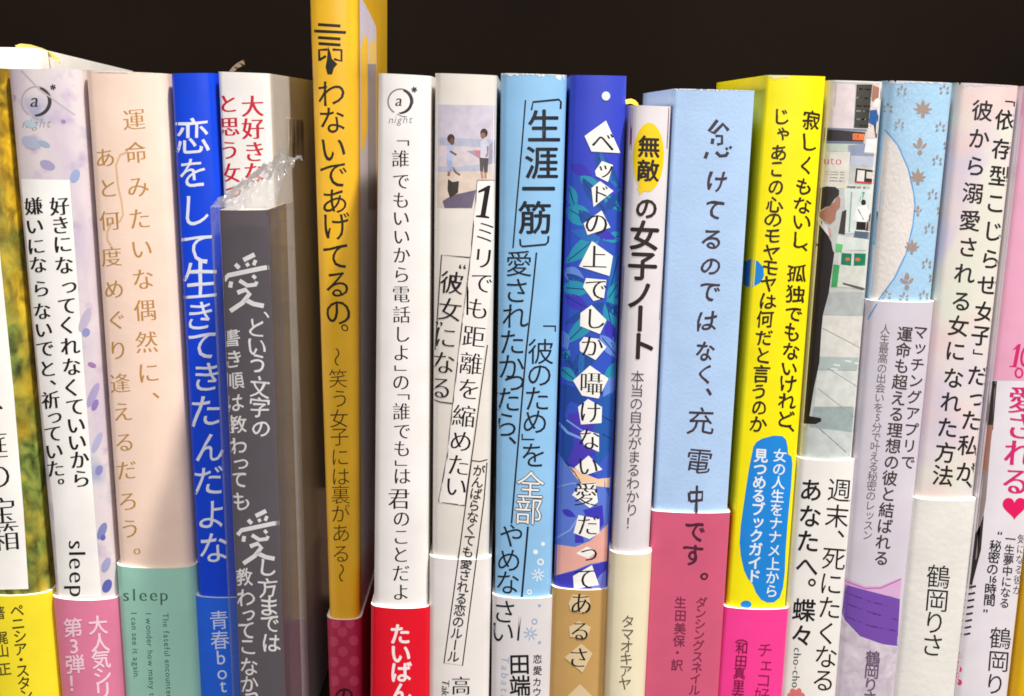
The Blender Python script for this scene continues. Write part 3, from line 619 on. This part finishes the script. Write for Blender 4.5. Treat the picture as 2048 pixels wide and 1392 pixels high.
# B14 bright yellow
b14 = Book('bright lemon yellow book with a blue speech shape and hot pink band', (1530, 150), (1655, 153), (1438, 1392), (1560, 1392), mat('lemon_yellow_cover', (254, 240, 8), rough=0.4), band=1219, band_mat=mat('hot_pink_band', (255, 66, 156)), bulge=0.0014, depth=0.074, r=0.0009)
WORN.append((b14, (1532, 1580), 148, (244, 236, 170), 7))
p = Print(b14, 'spine_print'); CB = (26, 138, 226)
p.poly([(1503, 518), (1516, 522), (1527, 535), (1528, 552), (1520, 566), (1506, 574), (1499, 574)], CB)
z4 = [(610, 400), (622, 382), (645, 368), (690, 356), (725, 358), (740, 372), (746, 400), (748, 430), (762, 440), (765, 470), (760, 560), (752, 640), (745, 720), (738, 820), (735, 900), (728, 960), (715, 1000), (692, 1019), (665, 1020), (640, 1008), (620, 980), (606, 945), (588, 925), (572, 890), (560, 835), (555, 780), (560, 710), (570, 640), (580, 570), (592, 490)]
p.poly([(1200 + x / 1.988, 692 + y / 1.988) for x, y in z4], CB); p.done()
p = Print(b14, 'blue_spot'); p.ell(1492, 1209, 11, 8, CB); p.done()
p = Print(b14, 'side_print', fn=side_fn(b14, False), base=0.0001); p.poly([(1488, 524), (1502, 518), (1498, 574), (1488, 570)], CB); p.done()
p = Print(b14, 'title_lettering'); YB = (52, 36, 14)
p.pts('寂しくもないし、孤独でもないけれど、', [(1623, 240), (1617, 286), (1612, 330), (1608, 372), (1605, 410), (1603, 443), (1599, 480), (1611, 498), (1593, 546), (1591, 588), (1588, 628), (1585, 665), (1581, 703), (1577, 737), (1575, 768), (1574, 801), (1570, 838), (1582, 856)], 38, YB, 'h', tilt=(-0.06, 1))
p.pts('じゃあこの心のモヤモヤは何だと言うのか', [(1563, 234), (1563, 267), (1558, 305), (1553, 337), (1552, 372), (1548, 408), (1547, 439), (1545, 471), (1543, 505), (1540, 535), (1538, 568), (1536, 602), (1530, 638), (1528, 675), (1526, 711), (1523, 747), (1519, 782), (1518, 815), (1515, 848)], 36, YB, 'h', tilt=(-0.06, 1)); p.done()
p = Print(b14, 'subtitle_lettering')
p.col('女の人生をナナメ上から', (1560, 911), (1543, 1182), 28, (232, 242, 250), 'b'); p.col('見つめるブックガイド', (1522, 911), (1508, 1152), 29, (235, 244, 252), 'B'); p.done()
p = Print(b14, 'author_lettering', b14.band)
p.pts('（和田真里奈', [(1484, 1274), (1484, 1296), (1482, 1322), (1479, 1346), (1477, 1372), (1475, 1396)], 26, (140, 20, 70), 'b'); p.pts('チェコ好', [(1530, 1300), (1530, 1330), (1527, 1360), (1524, 1390)], 32, (150, 24, 78), 'g'); p.done()

# B15 station photo
b = Book('book with a station concourse photo of a man in a dark suit above white', (1657, 160), (1771, 164), (1562, 1392), (1669, 1392), mat('white_photo_cover', (238, 234, 230)), band=921, band_mat=mat('white_title_band', (244, 241, 236)), bulge=0.0016)
p = Print(b, 'spine_photo'); z5 = lambda L_: [(1590 + x / 3.975, 150 + y / 3.975) for x, y in L_]; z6 = lambda L_: [(1570 + x / 3.09, 480 + y / 3.09) for x, y in L_]
p.poly([(1655, 163), (1772, 166), (1745, 480), (1708, 918), (1596, 918), (1630, 500)], (196, 200, 196))
p.poly(z5([(262, 60), (480, 75), (462, 425), (236, 420)]), (232, 218, 222)); p.poly(z5([(490, 75), (615, 75), (580, 425), (468, 420)]), (70, 66, 60))
for y, c in ((180, (120, 150, 140)), (285, (150, 150, 130)), (350, (110, 130, 120)), (110, (110, 104, 92)), (245, (44, 42, 40)), (400, (60, 64, 60))): p.line(z5([(488, y), (604, y + 6)]), 3.4, c)
p.poly(z5([(620, 60), (722, 80), (700, 330), (690, 505), (575, 500), (600, 260)]), (222, 208, 204)); p.poly(z5([(618, 80), (690, 110), (680, 200), (640, 240), (608, 200)]), (170, 122, 104)); p.poly(z5([(598, 280), (650, 275), (660, 320), (700, 330), (695, 390), (620, 400), (585, 380)]), (52, 96, 160)); p.ell(1754, 206, 7, 10, (240, 232, 228), rot=.4); p.poly(z5([(625, 400), (698, 385), (690, 505), (640, 500)]), (76, 74, 88))
p.poly(z5([(236, 430), (560, 455), (545, 530), (225, 525)]), (54, 48, 54)); p.line(z5([(236, 425), (570, 440)]), 4, (120, 128, 150)); p.line(z5([(225, 535), (545, 540)]), 4, (110, 124, 150)); p.poly(z5([(466, 462), (556, 464), (550, 522), (462, 518)]), (196, 74, 34)); p.pts('区間', [(1711, 273), (1723, 274)], 13, (255, 150, 90), 'b', tilt=(0, 1))
p.poly(z5([(568, 508), (685, 512), (672, 622), (550, 612)]), (240, 238, 240)); p.poly(z5([(225, 545), (415, 550), (405, 610), (222, 605)]), (196, 212, 200)); p.poly(z5([(420, 560), (560, 545), (550, 620), (672, 630), (660, 730), (440, 720)]), (142, 154, 180)); p.poly(z5([(445, 640), (665, 650), (660, 730), (440, 720)]), (188, 194, 210))
p.poly(z5([(222, 610), (440, 612), (420, 900), (195, 900)]), (226, 222, 212)); p.run('Puto', (1636, 328), (1693, 330), 24, (206, 112, 136), 'm', gap=0.06)
for y in (770, 790, 815, 840): p.line(z5([(235, y), (395, y + 4)]), 2, (196, 192, 184))
p.poly(z5([(486, 740), (662, 762), (652, 868), (474, 855)]), (58, 52, 50)); p.poly(z5([(498, 756), (556, 760), (548, 850), (490, 845)]), (232, 228, 222)); p.poly(z5([(570, 768), (655, 778), (648, 830), (565, 820)]), (214, 206, 200)); p.poly(z5([(480, 842), (655, 858), (652, 870), (476, 858)]), (186, 84, 70))
p.poly(z5([(390, 870), (650, 880), (640, 1250), (400, 1260)]), (216, 226, 222)); p.line(z5([(400, 890), (640, 900)]), 5, (222, 222, 130)); p.line(z5([(450, 930), (430, 1250)]), 3, (150, 170, 170)); p.line(z5([(545, 930), (520, 1010)]), 6, (110, 178, 158))
p.ell(1727, 405, 5, 6, (50, 44, 46)); p.poly(z5([(500, 1050), (560, 1030), (600, 1090), (580, 1170), (480, 1160), (455, 1150)]), (240, 240, 240)); p.line(z5([(500, 1065), (545, 1150)]), 1.6, (40, 36, 36)); p.poly(z5([(490, 1165), (565, 1170), (560, 1235), (485, 1230)]), (44, 36, 36)); p.poly(z5([(590, 1110), (640, 1060), (625, 1240), (560, 1240), (570, 1170)]), (96, 66, 62))
p.poly(z5([(375, 1085), (410, 1070), (395, 1270), (345, 1260)]), (66, 56, 58)); p.poly(z5([(475, 1240), (615, 1250), (605, 1310), (465, 1295)]), (92, 104, 124)); p.poly(z5([(340, 1275), (610, 1310), (600, 1392), (320, 1392)]), (212, 220, 216))
p.poly(z6([(330, 60), (520, 75), (505, 300), (320, 290)]), (210, 214, 206)); p.poly(z6([(350, 80), (412, 84), (408, 160), (345, 152)]), (24, 124, 92)); p.poly(z6([(428, 82), (500, 84), (495, 158), (424, 160)]), (24, 124, 92)); p.ell(1570 + 387 / 3.09, 480 + 118 / 3.09, 5, 3.5, (214, 108, 84)); p.ell(1570 + 450 / 3.09, 480 + 120 / 3.09, 5, 3.5, (214, 108, 84))
p.poly(z6([(315, 20), (358, 28), (350, 80), (312, 70)]), (96, 190, 120)); p.poly(z6([(300, 150), (338, 156), (322, 290), (285, 290)]), (62, 158, 92)); p.poly(z6([(356, 262), (505, 300), (500, 316), (358, 274)]), (92, 90, 92))
p.poly(z6([(270, 320), (495, 320), (485, 468), (235, 462)]), (178, 184, 184)); p.poly(z6([(230, 465), (488, 470), (470, 728), (215, 720)]), (218, 216, 210)); p.poly(z6([(215, 722), (468, 726), (455, 805), (200, 800)]), (176, 190, 188)); p.poly(z6([(200, 805), (455, 808), (440, 1030), (180, 1030)]), (212, 216, 212)); p.poly(z6([(180, 1030), (440, 1035), (425, 1188), (150, 1190)]), (158, 174, 174)); p.poly(z6([(100, 1150), (425, 1190), (415, 1352), (80, 1355)]), (200, 208, 206))
for a in ([(232, 545), (470, 670)], [(260, 790), (445, 905)], [(200, 915), (425, 1090)], [(190, 1145), (415, 1345)]): p.line(z6(a), 1.6, (150, 156, 156))
for x, y in ((300, 770), (370, 745), (285, 795), (430, 760)): p.line(z6([(x, y), (x + 40, y + 6)]), 3, (226, 230, 228))
p.poly(z6([(180, 0), (262, 0), (305, 80), (290, 190), (270, 330), (235, 460), (225, 560), (212, 760), (180, 910), (165, 1000), (150, 1092), (100, 1110), (120, 700)]), (40, 33, 34)); p.poly(z6([(102, 1110), (150, 1088), (222, 1100), (225, 1120), (190, 1138), (100, 1134)]), (40, 32, 32))
p.poly(z5([(170, 1140), (205, 1150), (250, 1250), (290, 1330), (300, 1392), (150, 1392)]), (40, 33, 34)); p.poly(z5([(178, 1130), (205, 1140), (262, 1220), (275, 1290), (250, 1260), (172, 1160)]), (222, 222, 220)); p.poly(z5([(195, 1090), (260, 1050), (310, 1010), (345, 960), (362, 985), (358, 1050), (330, 1080), (320, 1150), (280, 1185), (230, 1160), (195, 1130)]), (176, 122, 104))
p.poly(z5([(195, 900), (250, 885), (320, 890), (352, 915), (350, 955), (310, 990), (280, 1040), (240, 1050), (190, 1090), (182, 1000)]), (52, 46, 46)); p.poly(z5([(262, 1210), (285, 1225), (290, 1290), (272, 1270)]), (214, 160, 156)); p.done()
p = Print(b, 'title_lettering', None, base=0.00003)
p.pts('週末、死にたくなる', [(1679, 980), (1674, 1032), (1682, 1068), (1668, 1117), (1662, 1167), (1659, 1215), (1654, 1266), (1652, 1313), (1647, 1360)], 50, BLK, 'g', tilt=(-0.08, 1))
p.pts('あなたへ。蝶々', [(1622, 980), (1620, 1032), (1616, 1082), (1614, 1132), (1624, 1165), (1608, 1220), (1604, 1271)], 48, BLK, 'b', tilt=(-0.08, 1))
p.run('cho-cho', (1588, 1296), (1583, 1382), 22, (60, 56, 56), 'm', gap=0.10)
p.done(); p = Print(b, 'flower_print')
for k in range(6): p.ell(1592 + 10 * math.cos(k * 1.05), 1391 + 8 * math.sin(k * 1.05), 8, 6, (232, 120, 120), rot=k)
p.done()

# B16 light blue linen with ornaments
b = Book('pale blue linen book with gold ornaments and a purple ribbon print at its foot', (1773, 161), (1911, 166), (1671, 1392), (1785, 1392), mat('linen_blue_cover', (172, 212, 242), rough=0.6, bump=0.5, scale=1300, kind='linen'), band=604, band_mat=mat('satin_white_band', (218, 212, 224), rough=0.35), bulge=0.0022)
WORN.append((b, (1778, 1909), 155, (226, 232, 240), 4))
p = Print(b, 'spine_print')
p.poly([(1770, 262), (1795, 292), (1816, 340), (1826, 385), (1829, 410), (1824, 455), (1810, 510), (1788, 555), (1762, 590), (1752, 602), (1737, 602), (1755, 420)], mat('white_linen', (232, 226, 222), rough=0.6, bump=0.5, scale=1300, kind='linen'))
p.line([(1770, 260), (1796, 291), (1817, 339), (1827, 384), (1830, 410), (1825, 455), (1811, 510), (1789, 556), (1763, 591), (1735, 640)], 3.2, (104, 166, 222))
GB = (168, 148, 138)
p.done(); p = Print(b, 'ornament_pattern')
def lotus(x, y, k):
    for a, Ln, wd in ((0, 24, 9), (-40, 22, 7), (40, 22, 7), (-75, 20, 6), (75, 20, 6), (-110, 15, 5), (110, 15, 5)):
        t = math.radians(a) ; p.leaf(x, y + 6 * k, x + Ln * k * math.sin(t), y + 6 * k - Ln * k * math.cos(t), wd * k, GB)
    p.ell(x, y + 14 * k, 4 * k, 6 * k, GB)
def sprig(x, y, k):
    for a, Ln in ((0, 14), (-60, 12), (60, 12), (-125, 12), (125, 12)):
        t = math.radians(a); p.leaf(x + 5 * k * math.sin(t), y - 5 * k * math.cos(t), x + Ln * k * math.sin(t), y - Ln * k * math.cos(t), 4.5 * k, GB)
def tulip(x, y, k):
    p.leaf(x, y - 16 * k, x, y + 8 * k, 10 * k, GB); p.leaf(x - 14 * k, y - 4 * k, x - 2, y + 8 * k, 6 * k, GB); p.leaf(x + 14 * k, y - 4 * k, x + 2, y + 8 * k, 6 * k, GB); p.ell(x, y + 15 * k, 5 * k, 5 * k, GB)
lotus(1846, 216, 1.0); tulip(1840, 290, 1.0); lotus(1836, 352, 0.9); tulip(1836, 420, .6); lotus(1824, 492, 0.8); tulip(1814, 560, 0.95)
for x, y in ((1804, 182), (1889, 180), (1799, 250), (1881, 255), (1875, 322), (1866, 390), (1859, 458), (1854, 528), (1848, 592), (1897, 290), (1884, 420), (1776, 218), (1868, 555), (1773, 592), (1808, 596)): sprig(x, y, 0.95)
p.done()
p = Print(b, 'ribbon_print', b.band, base=0.00003); PU = (120, 78, 176)
p.poly([(1690, 1155), (1730, 1172), (1760, 1172), (1804, 1155), (1800, 1195), (1690, 1180)], (222, 178, 220)); p.poly([(1688, 1168), (1730, 1180), (1800, 1198), (1795, 1292), (1765, 1288), (1720, 1272), (1690, 1240), (1684, 1225)], PU)
for a in ([(1690, 1185), (1740, 1203), (1797, 1218)], [(1687, 1205), (1740, 1225), (1795, 1240)], [(1690, 1232), (1740, 1252), (1793, 1262)]): p.line(a, 2.4, (92, 54, 146))
p.line([(1690, 1162), (1730, 1177), (1762, 1176), (1802, 1158)], 3, (190, 120, 180))
p.poly([(1684, 1240), (1720, 1274), (1765, 1290), (1794, 1294), (1786, 1392), (1671, 1392)], ramp_mat('lilac_lace', [((260, 260, 260), 4, [(0.3, (196, 182, 200)), (0.7, (230, 220, 230))], None)])); p.done()
p = Print(b, 'title_lettering', None, base=0.00003); TB = (70, 56, 54)
p.col('マッチングアプリで', (1841, 664), (1816, 924), 30, TB, 'b'); p.col('運命も超える理想の彼と結ばれる', (1810, 668), (1763, 1116), 32, TB, 'b'); p.col('人生最高の出会いを5分で叶える秘密のレッスン', (1771, 658), (1735, 1070), 21, (110, 98, 98), 'g')
p.done()
p = Print(b, 'author_lettering', b.band, base=0.00008); p.col('鶴岡りさ', (1746, 1316), (1739, 1396), 31, (110, 90, 114), 'b'); p.done()

# B17 pastel
PAST = ramp_mat('pastel_print', [((35, 35, 22), 3, [(0.3, (214, 206, 226)), (0.45, (228, 216, 228)), (0.55, (236, 232, 222)), (0.7, (226, 232, 212))], None), ((40, 40, 30), 2, [(0.3, (240, 206, 206)), (0.7, (246, 226, 214))], (0.5, 0.66, 40))], bump=0.15)
b = Book('pastel pearl book with two columns of black lettering and a rough white band', (1913, 165), (2043, 172), (1787, 1392), (1906, 1392), PAST, band=1001, band_mat=mat('rough_white_band', (238, 236, 230), rough=0.65, bump=0.35, scale=500), bulge=0.0016)
WORN.append((b, (1916, 2041), 158, (226, 218, 222), 7))
p = Print(b, 'title_lettering'); TK = (40, 34, 36)
p.pts('「依存型こじらせ女子」だった私が、', [(2020, 207, 30), (2011, 240), (2005, 298), (1999, 352), (1991, 406), (1986, 462), (1981, 518), (1975, 570), (1970, 624), (1963, 671), (1956, 704, 30), (1956, 751), (1951, 797), (1943, 841), (1937, 891), (1933, 944), (1938, 969)], 44, TK, 'b', tilt=(-0.1, 1))
p.pts('彼から溺愛される女になれた方法', [(1965, 221), (1958, 277), (1951, 332), (1946, 386), (1940, 441), (1936, 494), (1929, 547), (1923, 602), (1917, 652), (1911, 702), (1907, 756), (1902, 804), (1895, 855), (1891, 905), (1886, 951)], 44, TK, 'b', tilt=(-0.1, 1)); p.done()
p = Print(b, 'author_lettering', b.band); p.pts('鶴岡りさ', [(1877, 1153), (1874, 1200), (1869, 1245), (1865, 1290)], 50, (40, 36, 36), 'g'); p.done()

# B18 pink top, white below
b = Book('pink and white book with a pink heart and a narrow photo strip along one edge', (2043, 172), (2160, 176), (1908, 1392), (2020, 1392), mat('white_lilac_cover', (236, 230, 238)), bulge=0.0014)
p = Print(b, 'spine_print'); PK = mat('candy_pink_print', (240, 172, 202))
p.poly([(2043, 174), (2160, 178), (2092, 762), (1976, 760)], PK)
p.poly([(1976, 762), (1992, 762), (1972, 1000), (1943, 1180), (1920, 1176), (1950, 1000)], (150, 136, 136)); p.poly([(1976, 762), (1994, 762), (1986, 860), (1966, 850)], (52, 44, 44)); p.poly([(1966, 850), (1986, 850), (1974, 945), (1956, 925)], (170, 116, 98)); p.poly([(1960, 1050), (1968, 1030), (1962, 1100), (1944, 1170), (1928, 1168), (1940, 1090)], (46, 42, 44))
for k in range(8): p.line([(1927 - k * 1.4, 1178 + k * 13.5), (1952 - k * 1.6, 1172 + k * 13.5)], 4, (46, 42, 46))
for k in range(6): p.ell(1914 + (k % 2) * 5, 1300 + k * 13, 5, 6, (226, 64, 120))
H = [(2029 + 1.5 * 16 * math.sin(t) ** 3, 1014 - 1.55 * (13 * math.cos(t) - 5 * math.cos(2 * t) - 2 * math.cos(3 * t) - math.cos(4 * t))) for t in [k * .2 for k in range(32)]]
p.poly(H, (232, 22, 98)); p.done()
p = Print(b, 'title_lettering', None, base=0.00003); MG = (218, 40, 116)
p.poly([(2036, 688), (2042, 688), (2033, 733), (2038, 735), (2018, 734), (2019, 732), (2026, 731), (2032, 698), (2024, 701)], MG); p.ell(2052, 712, 11, 22, MG, rot=.2); p.ell(2052, 712, 6, 16, (240, 172, 202), rot=.2); p.ell(2038, 746, 9, 11, MG); p.ell(2038, 746, 5, 7, (240, 172, 202))
p.pts('愛される', [(2046, 800), (2041, 852), (2037, 906), (2031, 962)], 60, MG, 'M', tilt=(-0.08, 1))
p.pts('“秘密の16時間”', [(2000, 1066), (1991, 1092), (1988, 1115), (1985, 1138), (1981, 1158, 20), (1989, 1158, 20), (1981, 1178), (1979, 1200), (1971, 1222)], 25, BLK, 'b', tilt=(-0.08, 1))
p.col('一生夢中になる', (2021, 1078), (2009, 1206), 22, (60, 54, 58), 'b'); p.col('気になる彼が', (2044, 1078), (2035, 1180), 20, (60, 54, 58), 'g')
p.pts('鶴岡り', [(2001, 1276), (1997, 1322), (1990, 1368)], 46, (50, 46, 48), 'g', tilt=(-0.08, 1)); p.done()
# B19
Book('golden yellow book at the right end, only a sliver of spine showing', (2162, 178), (2260, 180), (2022, 1392), (2120, 1392), mat('golden_yellow_cover', (250, 198, 20)))

# worn paper along some top edges
def worn(b, pts, y, rgb, deep):
    x0, x1 = pts; p = Print(b, 'worn_edge', base=0.00003); rnd = random.Random(x0); n = int((x1 - x0) / 4)
    top = [(x0 + (x1 - x0) * i / n, y - 8) for i in range(n + 1)]; bot = [(x0 + (x1 - x0) * i / n, y + (x0 + (x1 - x0) * i / n - 1024) * .012 + deep * rnd.random() ** 2.2) for i in range(n, -1, -1)]
    p.poly(top + bot, rgb); p.done()
for k, (b_, xs, y, rgb, deep) in enumerate(WORN): worn(b_, xs, y, rgb, deep)

# ------------------------------------------------------------------ sales slips sticking out of the pages
def slip(pts, Y, wd, label, rgb):
    bm = bmesh.new(); a = []
    for (x, y) in pts:
        q = hit(x, y, Y); a.append((bm.verts.new(q + Vector((0, 0, wd / 2))), bm.verts.new(q + Vector((0, wd * .6, -wd / 2)))))
    for i in range(len(a) - 1):
        f = bm.faces.new((a[i][0], a[i + 1][0], a[i + 1][1], a[i][1])); f.smooth = True
    bmesh.ops.solidify(bm, geom=bm.faces[:], thickness=0.0002)
    o = new_obj('sales_slip', bm, mat('slip_%d_%d_%d' % rgb, rgb, rough=0.6)); o['label'] = label; o['category'] = 'paper slip'; o['group'] = 'sales slips sticking out of the books'
slip([(30, 97), (42, 93), (62, 95), (85, 102), (102, 110), (118, 122)], 0.050, 0.0018, 'curved cream slip poking over the top of the tall white book', (190, 180, 100))
slip([(458, 148), (466, 138), (476, 130), (488, 124)], 0.055, 0.0016, 'small brown slip tip behind the white book with red lettering', (84, 60, 30))
slip([(1250, 204), (1262, 202), (1270, 205), (1276, 211), (1278, 222)], 0.03, 0.0014, 'rounded yellow slip behind the slim white book with the yellow oval', (238, 192, 60))
